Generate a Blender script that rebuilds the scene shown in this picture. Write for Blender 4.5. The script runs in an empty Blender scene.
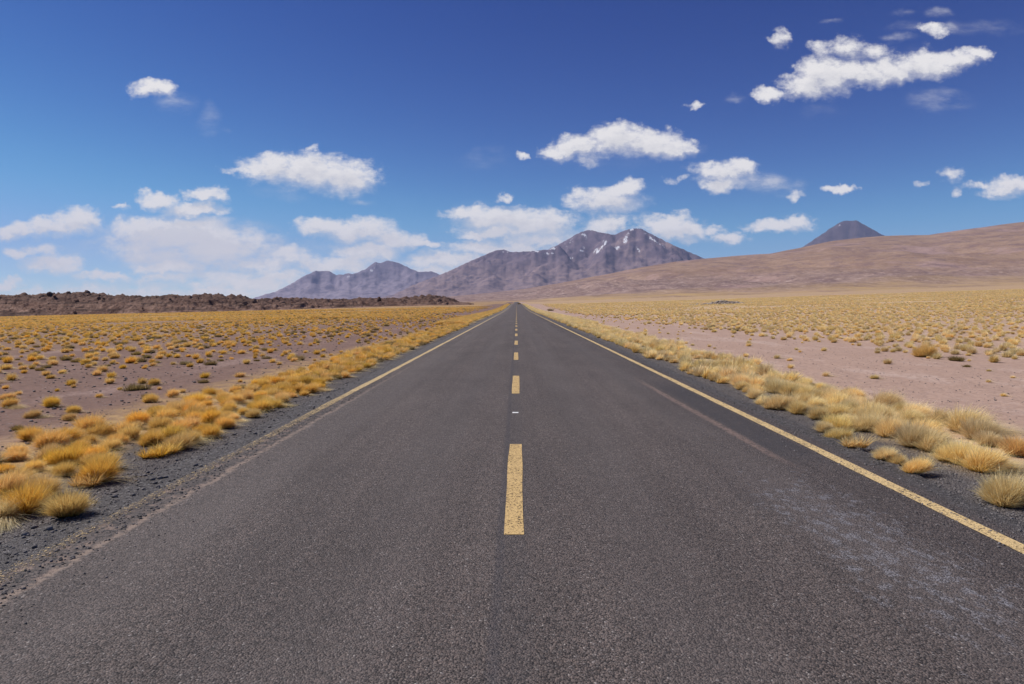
import bpy, math, random
import numpy as np
from mathutils import noise as mn, Vector

rng = np.random.default_rng(11)
random.seed(11)
sc = bpy.context.scene
COL = sc.collection
R = math.radians

# ------------------------------------------------------------------ camera
EYE, FPX, VX, VY = 1.7, 683.0, 516.5, 305.0      # eye height, focal length in px, vanishing point of the road
cam_d = bpy.data.cameras.new('camera')
cam_d.sensor_width = 36
cam_d.lens = 36 * FPX / 1024
cam_d.shift_x = -(VX - 512) / 1024
cam_d.shift_y = -(342 - VY) / 1024
cam_d.clip_start, cam_d.clip_end = 0.05, 90000
cam = bpy.data.objects.new('camera', cam_d)
cam.location = (0, 0, EYE)
cam.rotation_euler = (R(90), 0, 0)
COL.objects.link(cam)
sc.camera = cam

# ------------------------------------------------------------------ light and exposure
SUN_EL, SUN_AZ = R(52), R(-78)                   # azimuth from +Y, negative = to the west of the road
sdir = Vector((math.sin(SUN_AZ) * math.cos(SUN_EL), math.cos(SUN_AZ) * math.cos(SUN_EL), math.sin(SUN_EL)))
sun_d = bpy.data.lights.new('sun', 'SUN')
sun_d.energy, sun_d.angle, sun_d.color = 4.9, R(0.53), (1.0, 0.95, 0.875)
sun = bpy.data.objects.new('sun', sun_d)
sun.rotation_euler = sdir.to_track_quat('Z', 'Y').to_euler()
COL.objects.link(sun)
SKY = 0.085
sc.view_settings.view_transform = 'Standard'
sc.view_settings.look = 'None'
sc.view_settings.exposure = 0.15
sc.view_settings.gamma = 1.0
cy = sc.cycles
cy.max_bounces, cy.diffuse_bounces, cy.glossy_bounces = 7, 7, 1
cy.transmission_bounces, cy.transparent_max_bounces, cy.volume_bounces = 6, 8, 0
cy.use_denoising = True
cy.use_adaptive_sampling = True
cy.adaptive_threshold = 0.008


# ------------------------------------------------------------------ node helpers
class NT:
    def __init__(s, nt):
        s.nt = nt

    def n(s, typ, ins=None, **props):
        nd = s.nt.nodes.new(typ)
        for k, v in props.items():
            setattr(nd, k, v)
        for k, v in (ins or {}).items():
            sock = nd.inputs[k]
            if isinstance(v, bpy.types.NodeSocket):
                s.nt.links.new(v, sock)
            else:
                sock.default_value = v
        return nd

    def m(s, op, a, b=0.0, c=0.0, clamp=False):
        ins = {0: a, 1: b}
        if op in ('MULTIPLY_ADD', 'SMOOTH_MAX', 'SMOOTH_MIN', 'COMPARE'):
            ins[2] = c
        return s.n('ShaderNodeMath', ins, operation=op, use_clamp=clamp).outputs[0]

    def v(s, op, a, b=None):
        ins = {0: a}
        if b is not None:
            ins[1] = b
        nd = s.n('ShaderNodeVectorMath', ins, operation=op)
        return nd.outputs[1] if op in ('DOT_PRODUCT', 'LENGTH') else nd.outputs[0]

    def ss(s, x, a, b):                           # smoothstep
        return s.n('ShaderNodeMapRange', {0: x, 1: a, 2: b, 3: 0.0, 4: 1.0}, interpolation_type='SMOOTHSTEP').outputs[0]

    def lin(s, x, a, b, c, d):
        return s.n('ShaderNodeMapRange', {0: x, 1: a, 2: b, 3: c, 4: d}).outputs[0]

    def mix(s, f, a, b, blend='MIX'):
        nd = s.n('ShaderNodeMix', data_type='RGBA', blend_type=blend)
        for k, v in ((0, f), (6, a), (7, b)):
            if isinstance(v, bpy.types.NodeSocket):
                s.nt.links.new(v, nd.inputs[k])
            else:
                nd.inputs[k].default_value = v if k == 0 else (*v, 1.0)[:4]
        return nd.outputs[2]

    def noise(s, vec, scale, detail=3.0, rough=0.55, out=0):
        return s.n('ShaderNodeTexNoise', {'Vector': vec, 'Scale': scale, 'Detail': detail, 'Roughness': rough}).outputs[out]

    def voro(s, vec, scale, out=0, feature='F1'):
        return s.n('ShaderNodeTexVoronoi', {'Vector': vec, 'Scale': scale}, feature=feature).outputs[out]

    def scale(s, vec, xyz):
        return s.v('MULTIPLY', vec, xyz)

    def xyz(s, vec):
        return s.n('ShaderNodeSeparateXYZ', {0: vec}).outputs

    def comb(s, x, y, z=0.0):
        return s.n('ShaderNodeCombineXYZ', {0: x, 1: y, 2: z}).outputs[0]

    def bump(s, h, strength, dist, normal=None):
        ins = {'Strength': strength, 'Distance': dist, 'Height': h}
        if normal is not None:
            ins['Normal'] = normal
        return s.n('ShaderNodeBump', ins).outputs[0]


def material(name):
    m = bpy.data.materials.new(name)
    m.use_nodes = True
    t = NT(m.node_tree)
    m.node_tree.nodes.clear()
    out = t.n('ShaderNodeOutputMaterial')
    pos = t.n('ShaderNodeNewGeometry').outputs['Position']
    return m, t, out, pos


def finish(t, out, col, rough=0.85, normal=None, spec=0.3):
    ins = {'Base Color': col if isinstance(col, bpy.types.NodeSocket) else (*col, 1), 'Roughness': rough, 'Specular IOR Level': spec}
    if normal is not None:
        ins['Normal'] = normal
    b = t.n('ShaderNodeBsdfPrincipled', ins)
    t.nt.links.new(b.outputs[0], out.inputs[0])
    return b


# ------------------------------------------------------------------ world: clear high-altitude sky with fair-weather clouds
world = bpy.data.worlds.new('World')
sc.world = world
world.use_nodes = True
wt = NT(world.node_tree)
world.node_tree.nodes.clear()
w_out = wt.n('ShaderNodeOutputWorld')
w_dir = wt.n('ShaderNodeTexCoord').outputs['Generated']
sky = wt.n('ShaderNodeTexSky', sky_type='NISHITA', sun_disc=False, sun_elevation=SUN_EL, sun_rotation=SUN_AZ,
           altitude=3800, air_density=1.0, dust_density=0.25, ozone_density=3.0).outputs[0]

sr, sg, sb = wt.n('ShaderNodeSeparateColor', {0: sky}).outputs[:3]


def grade(c, k, p, top):
    return wt.m('DIVIDE', wt.m('SMOOTH_MIN', wt.m('MULTIPLY', wt.m('POWER', wt.m('MULTIPLY', c, SKY), p), k), wt.m('MULTIPLY', c, SKY * top), 0.12), SKY)


sky = wt.n('ShaderNodeCombineColor', {0: grade(sr, 4.4, 2.25, 0.92), 1: grade(sg, 4.55, 2.25, 1.04), 2: grade(sb, 1.5, 1.37, 1.15)}).outputs[0]

# cumulus lumps: centre x, centre y, half width, half height (tenths of a degree-like units measured from the road's vanishing point), weight
def _a(s, ox, oy, rows):
    return [(ox + r[0] / s, oy + r[1] / s, r[2] / s, r[3] / s, (r[4] if len(r) > 4 else 1.0) * (0.78 if r[2] < 30 and r[3] < 13 else 1.0)) for r in rows]

CUMULUS = (
    _a(3.368, 720, 10, [(290, 250, 85, 48), (360, 215, 100, 62), (300, 200, 50, 50), (470, 215, 110, 45), (580, 205, 110, 42), (690, 180, 115, 48), (800, 165, 90, 38), (872, 148, 55, 26), (170, 293, 55, 26),
                        (430, 125, 55, 40, .55), (350, 125, 50, 28, .5), (520, 145, 55, 30, .5), (205, 90, 30, 28, .6), (710, 65, 55, 18, .7)])
    + _a(2, 0, 0, [(303, 178, 44, 20), (545, 333, 66, 28), (620, 340, 80, 36), (690, 350, 70, 36), (412, 388, 42, 16), (316, 400, 44, 18), (385, 420, 66, 17),
                   (158, 440, 52, 28), (105, 455, 66, 22), (30, 458, 60, 18), (280, 455, 60, 20), (350, 452, 100, 22), (62, 505, 50, 12, .8), (110, 530, 62, 17, .9),
                   (210, 552, 56, 10, .8), (15, 565, 40, 12, .7), (590, 515, 46, 18, .8), (530, 535, 60, 13, .7), (330, 533, 70, 17, .8), (330, 556, 60, 9, .7),
                   (640, 452, 60, 20), (720, 458, 80, 28), (795, 478, 66, 20), (855, 489, 40, 10), (730, 503, 70, 20), (690, 526, 90, 20, .9), (640, 530, 50, 16, .9),
                   (935, 425, 55, 17), (995, 436, 80, 30), (985, 467, 80, 15), (890, 522, 90, 18, .9), (965, 498, 66, 18, .9), (1030, 500, 70, 22, .9), (870, 545, 60, 12, .8),
                   (350, 472, 125, 34, 1.1), (430, 490, 120, 36, .95), (300, 490, 90, 26, .6), (200, 590, 260, 18, .45), (500, 566, 130, 20, .8), (480, 585, 190, 14, .7), (560, 556, 70, 14, .8), (1008, 388, 17, 8), (628, 298, 14, 6, .7), (478, 340, 28, 7, .7), (238, 414, 14, 6, .7)])
    + _a(2, 512, 0, [(10, 445, 90, 34), (70, 440, 60, 30), (50, 478, 80, 18, .8), (100, 300, 50, 16), (140, 288, 56, 24), (215, 275, 66, 32), (280, 285, 62, 28), (330, 297, 44, 18, .8),
                     (15, 313, 14, 9), (150, 320, 14, 7, .6), (420, 345, 62, 22), (455, 338, 40, 18), (410, 370, 46, 16), (185, 398, 74, 28), (225, 378, 46, 18), (140, 392, 30, 14, .8),
                     (190, 453, 50, 22), (310, 448, 62, 24), (350, 456, 50, 20), (405, 455, 24, 8, .8), (435, 474, 34, 13, .8), (530, 452, 66, 14), (568, 443, 40, 15), (660, 377, 34, 8),
                     (578, 395, 20, 8, .6), (880, 347, 26, 12, .6), (888, 384, 13, 8, .6), (1000, 372, 60, 20), (960, 384, 30, 12, .7), (930, 372, 26, 7, .6), (370, 212, 16, 7, .6),
                     (820, 368, 14, 6, .5), (320, 360, 22, 6, .5), (358, 476, 18, 7, .6)]))
WISPS = (
    _a(3.368, 720, 10, [(600, 95, 70, 22, .5), (370, 40, 60, 14, .4), (620, 8, 60, 14, .4), (740, 5, 60, 22, .45), (900, 50, 170, 40, .30), (730, 310, 130, 55, .42), (340, 345, 90, 40, .22),
                        (65, 300, 55, 18, .4), (780, 60, 90, 26, .5), (640, 55, 90, 24, .3), (560, 190, 300, 70, .25)])
    + _a(2, 0, 0, [(345, 200, 55, 28, .42), (420, 235, 35, 45, .36), (452, 257, 16, 6, .5), (560, 385, 90, 22, .3), (400, 495, 210, 70, 1.5), (480, 512, 160, 55, 1.2), (330, 485, 160, 60, 1.1), (250, 580, 420, 36, .55), (640, 490, 120, 40, .3),
                   (200, 500, 180, 40, .25), (100, 575, 180, 22, .4), (500, 580, 300, 30, .5), (970, 322, 60, 32, .28), (735, 412, 40, 10, .4), (900, 540, 160, 26, .5), (970, 450, 120, 60, .4)])
    + _a(2, 512, 0, [(520, 362, 80, 30, .65), (160, 310, 160, 36, .2), (80, 470, 120, 40, .6), (330, 305, 70, 26, .4), (230, 415, 60, 20, .4), (1000, 385, 60, 18, .4)]))


def lump_group(name, lumps, soft):
    g = bpy.data.node_groups.new(name, 'ShaderNodeTree')
    g.interface.new_socket('P', in_out='INPUT', socket_type='NodeSocketVector')
    g.interface.new_socket('D', in_out='OUTPUT', socket_type='NodeSocketFloat')
    t = NT(g)
    p = t.n('NodeGroupInput').outputs[0]
    acc = None
    for (x, y, rx, ry, w) in lumps:
        c = ((x - VX) / FPX, (VY - y) / FPX, 0)
        q = t.v('MULTIPLY', t.v('SUBTRACT', p, c), (FPX / rx, FPX / ry, 0))
        r2 = t.v('DOT_PRODUCT', q, q)
        d = t.m('MULTIPLY_ADD', r2, -w, w)
        if acc is None:
            acc = t.m('MAXIMUM', d, -3.0)
        else:
            acc = t.m('SMOOTH_MAX', acc, d, soft)
    o = t.n('NodeGroupOutput')
    g.links.new(acc, o.inputs[0])
    return g


dx, dy, dz = wt.xyz(w_dir)
dys = wt.m('MAXIMUM', dy, 0.02)
P = wt.comb(wt.m('DIVIDE', dx, dys), wt.m('DIVIDE', dz, dys))
ahead = wt.ss(dy, 0.05, 0.2)


def cent(vec, sc_, det, amp):
    c = wt.noise(vec, sc_, det, 0.6, out=1)
    return wt.v('MULTIPLY', wt.v('SUBTRACT', c, (0.5, 0.5, 0.5)), (amp, amp * 0.75, 0))


P1 = wt.v('ADD', wt.v('ADD', P, cent(P, 20.0, 4.0, 0.050)), cent(P, 75.0, 4.0, 0.016))
Pst = wt.scale(P, (1.0, 1.6, 1.0))
n_f = wt.noise(Pst, 46.0, 8.0, 0.66)
n_c = wt.noise(Pst, 15.0, 3.0, 0.5)
GC = lump_group('cumulus_field', CUMULUS, 0.25)
GW = lump_group('wisp_field', WISPS, 0.2)


def ev(g, p):
    nd = wt.n('ShaderNodeGroup', node_tree=g)
    wt.nt.links.new(p, nd.inputs[0])
    return nd.outputs[0]


Draw = ev(GC, P1)
D0 = wt.m('ADD', Draw, wt.m('MULTIPLY_ADD', n_f, 2.5, -1.14))
D1 = ev(GC, wt.v('ADD', P1, (-0.006, 0.017, 0)))
under = wt.ss(wt.m('SUBTRACT', D1, Draw), -0.05, 0.55)            # 1 along the ragged undersides, 0 on the crowns
e1 = wt.m('MULTIPLY_ADD', under, 1.3, 1.05)
a_n = wt.m('DIVIDE', wt.m('ADD', D0, wt.m('MULTIPLY_ADD', under, 0.45, 0.34)), wt.m('ADD', e1, 0.30), clamp=True)
a_c = wt.m('MULTIPLY', wt.m('MULTIPLY', a_n, a_n), wt.m('MULTIPLY_ADD', a_n, -2.0, 3.0))
W0 = wt.m('MULTIPLY', wt.m('MAXIMUM', ev(GW, wt.v('ADD', P, cent(P, 11.0, 5.0, 0.07))), 0.0), wt.lin(wt.noise(wt.scale(P, (0.8, 2.2, 1.0)), 24.0, 7.0, 0.66), 0.32, 0.66, 0.05, 1.25))
a_w = wt.m('MULTIPLY', wt.ss(W0, 0.0, 1.1), 0.8)
# bright crowns, grey-violet flat undersides: how much cloud lies between this direction and the sun
lit = wt.m('ADD', wt.m('MULTIPLY_ADD', D1, -0.50, 0.98), wt.m('MULTIPLY', wt.m('SUBTRACT', n_f, 0.5), 1.5), clamp=True)
lit = wt.m('MAXIMUM', lit, wt.lin(dz, 0.02, 0.22, 0.9, 0.28))
c_col = wt.mix(lit, (6.3, 6.3, 6.7), (9.7, 9.4, 9.2))
skyc = wt.mix(a_w, wt.mix(0.0, sky, sky), (8.2, 8.1, 8.3))
a_c2 = wt.m('MULTIPLY', wt.m('MULTIPLY', a_c, 0.97), ahead)
wcol = wt.mix(a_c2, skyc, c_col)
bg = wt.n('ShaderNodeBackground', {'Color': wcol, 'Strength': SKY})
wt.nt.links.new(bg.outputs[0], w_out.inputs[0])
world.cycles.sampling_method = 'MANUAL'
world.cycles.sample_map_resolution = 512


# ------------------------------------------------------------------ object helpers
def tag(o, label=None, cat=None, group=None, kind=None):
    for k, v in (('label', label), ('category', cat), ('group', group), ('kind', kind)):
        if v:
            o[k] = v
    return o


def mesh(name, verts, faces, mat=None, smooth=False, uv=None):
    me = bpy.data.meshes.new(name)
    verts = np.asarray(verts, dtype=np.float32)
    faces = np.asarray(faces, dtype=np.int32)
    nf, k = faces.shape
    me.vertices.add(len(verts)); me.vertices.foreach_set('co', verts.ravel())
    me.loops.add(nf * k); me.loops.foreach_set('vertex_index', faces.ravel())
    me.polygons.add(nf)
    me.polygons.foreach_set('loop_start', np.arange(0, nf * k, k, dtype=np.int32))
    if smooth:
        me.polygons.foreach_set('use_smooth', np.ones(nf, dtype=bool))
    if uv is not None:
        l = me.uv_layers.new(name='UVMap')
        l.data.foreach_set('uv', np.asarray(uv, dtype=np.float32)[faces.ravel()].ravel())
    me.update(calc_edges=True)
    if mat:
        me.materials.append(mat)
    return me


def obj(name, me, parent=None):
    o = bpy.data.objects.new(name, me)
    COL.objects.link(o)
    if parent:
        o.parent = parent
    return o


def grid_faces(nr, nc):
    i = np.arange(nr - 1)[:, None] * nc + np.arange(nc - 1)[None, :]
    return np.stack([i, i + 1, i + nc + 1, i + nc], -1).reshape(-1, 4)


def sstep(x, a, b):
    t = np.clip((np.asarray(x, float) - a) / (b - a), 0, 1)
    return t * t * (3 - 2 * t)


def fbm(pts, scale, octaves=4, seed=0.0, ridged=False):
    out = np.empty(len(pts))
    for i, p in enumerate(pts):
        v = Vector((p[0] / scale + seed, p[1] / scale - seed * .7, (p[2] / scale if len(p) > 2 else 0) + seed * 1.3))
        if ridged:
            out[i] = mn.ridged_multi_fractal(v, 0.9, 2.1, octaves, 1.0, 2.0)
        else:
            out[i] = mn.fractal(v, 0.9, 2.0, octaves)
    return out


# ------------------------------------------------------------------ terrain height
def z_road(y):
    y = np.asarray(y, float)
    return 2.75 * sstep(y, 150, 600) - 0.75 * sstep(y, 620, 800) + 7.0 * sstep(y, 800, 1600)


def z_ground(x, y):
    x = np.asarray(x, float); y = np.asarray(y, float)
    r = np.clip(x - 14, 0, None); l = np.clip(-x - 10, 0, None)
    right = 0.034 * (r * r / (r + 30)) * (1 - 0.5 * sstep(r, 1500, 6000))
    left = -0.024 * (l * l / (l + 40)) * (1 - 0.85 * sstep(l, 500, 6000))
    return z_road(y) + np.clip(right, None, 60) + np.clip(left, -14, None) - 0.035


def ground_hit(px, py):
    u, t = (px - VX) / FPX, (VY - py) / FPX
    d = np.geomspace(2.5, 1500, 6000)
    below = (EYE + t * d) <= z_ground(u * d, d)
    d0 = d[np.argmax(below)] if below.any() else 1500.0
    return u * d0, d0


YL = np.concatenate([[-400, -120, -40, -12, -4], np.arange(-1, 30, 1.0), np.arange(30, 160, 5.0), np.arange(160, 900, 15.0), np.geomspace(900, 2200, 30), np.geomspace(2400, 21000, 24)])
xs = np.concatenate([np.arange(0, 4.0, 1.0), np.arange(4, 16, 0.5), np.geomspace(16, 1600, 90), np.geomspace(1750, 15000, 22)])
XL = np.concatenate([-xs[:0:-1], xs])

# ------------------------------------------------------------------ ground material
m_ground, t, out, pos = material('altiplano_soil')
x, y, z = t.xyz(pos)
ax = t.m('ABSOLUTE', x)
wob = t.m('MULTIPLY_ADD', t.noise(pos, 0.9, 4.0), 2.0, -1.0)
wob2 = t.m('MULTIPLY_ADD', t.noise(pos, 0.06, 3.0), 2.0, -1.0)
n1 = t.noise(pos, 0.35, 6.0, 0.6)
n2 = t.noise(pos, 9.0, 5.0, 0.65)
n3 = t.noise(pos, 70.0, 3.0, 0.7)
side = t.ss(x, -4.0, 4.0)
soil_l = t.mix(n1, (0.155, 0.095, 0.074), (0.225, 0.143, 0.114))
soil_r = t.mix(n1, (0.33, 0.222, 0.172), (0.43, 0.30, 0.24))
soil = t.mix(side, soil_l, soil_r)
crust = t.noise(t.scale(pos, (0.5, 0.16, 0.0)), 1.0, 6.0, 0.65)
soil = t.mix(t.m('MULTIPLY', t.ss(crust, 0.50, 0.64), 0.75), soil, t.mix(side, (0.29, 0.20, 0.17), (0.47, 0.35, 0.295)))
soil = t.mix(t.ss(n2, 0.42, 0.70), soil, t.mix(side, (0.135, 0.085, 0.07), (0.30, 0.20, 0.155)))
peb = t.voro(pos, 26.0, out=1)
pebd = t.voro(pos, 26.0, out=0)
soil = t.mix(t.m('MULTIPLY', t.ss(t.xyz(peb)[0], 0.9, 0.93), t.ss(pebd, 0.45, 0.30)), soil, t.mix(t.xyz(peb)[1], (0.07, 0.055, 0.055), (0.32, 0.28, 0.27)))
# gravel shoulder
gr = t.voro(pos, 55.0, out=1)
grs = t.voro(pos, 55.0, out=0)
gcol = t.mix(t.xyz(gr)[0], (0.055, 0.049, 0.049), (0.175, 0.158, 0.153))
gcol = t.mix(t.ss(t.xyz(gr)[1], 0.86, 0.95), gcol, (0.28, 0.26, 0.25))
gcol = t.mix(t.ss(n1, 0.35, 0.75), gcol, t.mix(n3, (0.085, 0.076, 0.075), (0.15, 0.132, 0.128)))
edge_l = t.m('ADD', t.lin(x, -4.0, -5.6, 0.0, 1.0), t.m('MULTIPLY', wob, 0.25))
edge_r = t.m('ADD', t.lin(x, 4.6, 6.2, 0.0, 1.0), t.m('MULTIPLY', wob, 0.25))
gmask = t.m('SUBTRACT', 1.0, t.ss(t.m('MAXIMUM', edge_l, edge_r), 0.35, 0.75))
col = t.mix(gmask, soil, gcol)
# dry grass litter: belts along the verges and the plain beyond the bare strips
lit_n = t.noise(pos, 2.2, 5.0, 0.65)
axw = t.m('MULTIPLY_ADD', wob2, 3.0, ax)
far = t.ss(axw, 13.0, 22.0)
bands = t.noise(t.scale(pos, (0.010, 0.035, 0.0)), 1.0, 4.0, 0.55)
bare = t.m('MULTIPLY', t.ss(bands, 0.56, 0.64), t.ss(y, 60.0, 140.0))
dist_c = t.lin(y, 20.0, 260.0, 0.10, 0.80)
cover = t.m('MULTIPLY', t.m('MULTIPLY', far, dist_c), t.m('SUBTRACT', 1.0, t.m('MULTIPLY', bare, 0.75)))
cover = t.m('MULTIPLY', cover, t.lin(lit_n, 0.3, 0.7, 0.55, 1.15))
verge = t.m('MULTIPLY', t.ss(ax, 4.4, 5.0), t.m('SUBTRACT', 1.0, t.ss(t.m('MULTIPLY_ADD', wob, 0.5, ax), 6.0, 7.2)))
cover = t.m('MAXIMUM', cover, t.m('MULTIPLY', verge, t.lin(lit_n, 0.35, 0.65, 0.05, 0.75)))
gy = t.mix(t.noise(pos, 0.5, 4.0), (0.45, 0.31, 0.14), (0.57, 0.42, 0.22))
gy = t.mix(side, t.mix(0.45, gy, (0.40, 0.225, 0.055)), gy)
tuft_shade = t.m('MULTIPLY', t.ss(t.noise(t.scale(pos, (1.0, 0.6, 0.0)), 0.22, 5.0, 0.75), 0.44, 0.62), t.ss(y, 120.0, 300.0))
gy = t.mix(t.m('MULTIPLY', tuft_shade, 0.65), gy, t.mix(side, (0.23, 0.125, 0.05), (0.26, 0.165, 0.07)))  # dark flecks in the litter colour stand in for shadows among far tufts
gy = t.mix(t.m('MULTIPLY', t.ss(y, 330.0, 620.0), 0.55), gy, (0.33, 0.215, 0.10))  # shade put into the litter colour where no tufts stand to cast it
col = t.mix(t.m('MINIMUM', cover, 0.95), col, gy)
h = t.m('ADD', t.m('MULTIPLY', n2, 0.5), t.m('MULTIPLY', n3, 0.25))
h = t.m('ADD', h, t.m('MULTIPLY', t.m('MULTIPLY', grs, -1.0), t.m('MULTIPLY', gmask, 1.1)))
dips = t.m('ADD', t.noise(t.scale(pos, (1.2, 0.7, 0.0)), 1.0, 4.0, 0.6), t.m('MULTIPLY', t.noise(pos, 5.0, 3.0), 0.25))
finish(t, out, col, 0.95, t.bump(h, 0.8, 0.035, t.bump(dips, 0.55, 0.16)), 0.15)

gx, gyy = np.meshgrid(XL, YL)
gz = z_ground(gx, gyy)
bumpy = fbm(np.stack([gx.ravel(), gyy.ravel()], -1), 25, 3).reshape(gx.shape)
gz = gz + bumpy * 0.25 * sstep(np.abs(gx), 14, 60) * (gyy < 2000) * (1 + sstep(gyy, 150, 800) * 2)
ground = obj('ground', mesh('ground', np.stack([gx, gyy, gz], -1).reshape(-1, 3), grid_faces(len(YL), len(XL)), m_ground, True))
tag(ground, 'pinkish brown high desert plain on both sides of the road', 'ground', None, 'structure')

# ------------------------------------------------------------------ road
m_road, t, out, pos = material('worn_asphalt')
x, y, z = t.xyz(pos)
wob = t.m('MULTIPLY_ADD', t.noise(pos, 2.6, 5.0, 0.65), 2.0, -1.0)
cell = t.voro(pos, 98.0, out=1)
celd = t.voro(pos, 98.0, out=0)
c0, c1, c2 = t.xyz(cell)
big = t.noise(t.scale(pos, (0.9, 0.30, 1.0)), 1.0, 5.0, 0.6)
streak = t.noise(t.scale(pos, (3.2, 0.05, 1.0)), 1.0, 4.0, 0.6)
mid = t.noise(pos, 14.0, 4.0, 0.65)
val = t.m('MULTIPLY', t.lin(c0, 0.0, 1.0, 0.25, 1.72), t.lin(big, 0.3, 0.7, 0.86, 1.15))
val = t.m('MULTIPLY', val, t.lin(streak, 0.3, 0.7, 0.86, 1.14))
val = t.m('MULTIPLY', val, t.lin(mid, 0.3, 0.7, 0.84, 1.16))
base = t.mix(c1, (0.071, 0.060, 0.056), (0.093, 0.071, 0.062))
base = t.mix(t.ss(c2, 0.955, 0.99), base, (0.17, 0.15, 0.14))
hsv = t.n('ShaderNodeVectorMath', {0: base}, operation='SCALE')
t.nt.links.new(val, hsv.inputs['Scale'])
col = hsv.outputs[0]
pat = t.noise(t.scale(pos, (0.55, 0.12, 1.0)), 1.0, 5.0, 0.62)
col = t.mix(t.m('MULTIPLY', t.ss(pat, 0.56, 0.72), 0.45), col, (0.050, 0.044, 0.044))
col = t.mix(t.m('MULTIPLY', t.ss(pat, 0.44, 0.30), 0.30), col, (0.115, 0.094, 0.084))
# polished wheel paths
wp = t.m('ADD', t.m('SUBTRACT', 1.0, t.ss(t.m('ABSOLUTE', t.m('SUBTRACT', t.m('ABSOLUTE', x), 0.95)), 0.1, 0.5)),
         t.m('SUBTRACT', 1.0, t.ss(t.m('ABSOLUTE', t.m('SUBTRACT', t.m('ABSOLUTE', x), 2.5)), 0.1, 0.5)))
col = t.mix(t.m('MULTIPLY', t.m('MULTIPLY', wp, t.lin(big, 0.3, 0.7, 0.3, 1.2)), 0.30), col, (0.10, 0.086, 0.082))
# paving seam just left of the centre line, and a dark sealed joint
sx = t.m('ABSOLUTE', t.m('ADD', t.m('MULTIPLY_ADD', wob, 0.012, x), 0.115))
col = t.mix(t.m('MULTIPLY', t.m('SUBTRACT', 1.0, t.ss(sx, 0.010, 0.05)), 0.38), col, (0.040, 0.038, 0.045))
sx2 = t.m('ABSOLUTE', t.m('ADD', x, 0.02))
col = t.mix(t.m('MULTIPLY', t.m('SUBTRACT', 1.0, t.ss(sx2, 0.05, 0.14)), 0.18), col, (0.05, 0.047, 0.05))
# transverse cracks far apart
ty = t.m('ABSOLUTE', t.m('SUBTRACT', t.m('FRACT', t.m('MULTIPLY', t.m('MULTIPLY_ADD', wob, 0.08, y), 1 / 11.3)), 0.37))
crk = t.m('MULTIPLY', t.m('SUBTRACT', 1.0, t.ss(ty, 0.0006, 0.0022)), t.m('MULTIPLY', t.ss(y, 9.0, 12.0), t.ss(t.noise(pos, 0.45, 2.0), 0.50, 0.56)))
col = t.mix(t.m('MULTIPLY', crk, 0.6), col, (0.03, 0.028, 0.03))
# pale tyre scuffs in the right-hand lane
sc_n = t.noise(t.scale(pos, (9.0, 5.5, 1.0)), 1.0, 6.0, 0.74)
sc_m = t.m('MULTIPLY', t.m('SUBTRACT', 1.0, t.ss(t.m('ABSOLUTE', t.m('SUBTRACT', x, 2.55)), 0.2, 1.0)), t.m('SUBTRACT', 1.0, t.ss(t.m('ABSOLUTE', t.m('SUBTRACT', y, 5.0)), 0.8, 3.0)))
scf = t.m('MULTIPLY', t.ss(t.m('MULTIPLY_ADD', sc_m, 0.20, sc_n), 0.67, 0.80), t.lin(c0, 0, 1, -0.1, 1.0))
col = t.mix(scf, col, (0.21, 0.205, 0.225))
# sandy streak and dark tar patch inside the right edge line
st_m = t.m('MULTIPLY', t.ss(y, 6.9, 8.2), t.m('SUBTRACT', 1.0, t.ss(y, 13.0, 16.5)))
st_x = t.m('ABSOLUTE', t.m('SUBTRACT', t.m('MULTIPLY_ADD', wob, 0.04, x), t.lin(y, 7.0, 15.0, 2.92, 2.76)))
stk = t.m('MULTIPLY', t.m('MULTIPLY', st_m, t.m('SUBTRACT', 1.0, t.ss(st_x, 0.02, 0.09))), t.m('MULTIPLY', t.lin(mid, 0.36, 0.55, 0.1, 1.0), t.lin(c1, 0, 1, 0.45, 1.0)))
col = t.mix(stk, col, (0.24, 0.165, 0.135))
tar = t.m('MULTIPLY', st_m, t.m('MULTIPLY', t.ss(x, 2.88, 3.02), t.m('SUBTRACT', 1.0, t.ss(x, 3.36, 3.44))))
col = t.mix(t.m('MULTIPLY', tar, t.lin(wob, -0.6, 0.6, 0.35, 0.8)), col, (0.045, 0.042, 0.045))
# crumbled strip along the left edge: dark broken tar, sand, and loose gravel outside it
nearl = t.m('SUBTRACT', 1.0, t.ss(y, 9.0, 22.0))
xl = t.m('MULTIPLY_ADD', wob, 0.07, x)
crm = t.m('MULTIPLY', t.m('MULTIPLY', t.m('SUBTRACT', 1.0, t.ss(xl, -2.98, -2.90)), t.ss(xl, -3.24, -3.18)), t.lin(nearl, 0, 1, 0.0, 1.0))
rub = t.voro(pos, 48.0, out=1)
r0, r1, r2 = t.xyz(rub)
rubc = t.mix(r0, (0.03, 0.027, 0.026), (0.13, 0.105, 0.095))
rubc = t.mix(t.ss(t.noise(pos, 6.0, 5.0, 0.7), 0.50, 0.62), rubc, (0.20, 0.145, 0.118))
col = t.mix(crm, col, rubc)
sandl = t.m('MULTIPLY', t.m('SUBTRACT', 1.0, t.ss(t.m('ABSOLUTE', t.m('ADD', xl, 2.95)), 0.01, 0.06)), t.m('MULTIPLY', nearl, t.ss(mid, 0.40, 0.55)))
col = t.mix(t.m('MULTIPLY', sandl, 0.8), col, (0.235, 0.175, 0.14))
gcol = t.mix(r0, (0.055, 0.050, 0.049), (0.165, 0.150, 0.146))
gcol = t.mix(t.ss(r1, 0.88, 0.95), gcol, (0.25, 0.235, 0.23))
gout = t.m('MAXIMUM', t.m('SUBTRACT', 1.0, t.ss(xl, -3.30, -3.22)), t.ss(t.m('MULTIPLY_ADD', wob, 0.10, x), 3.66, 3.86))
col = t.mix(t.m('MULTIPLY', gout, 0.9), col, gcol)
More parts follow.
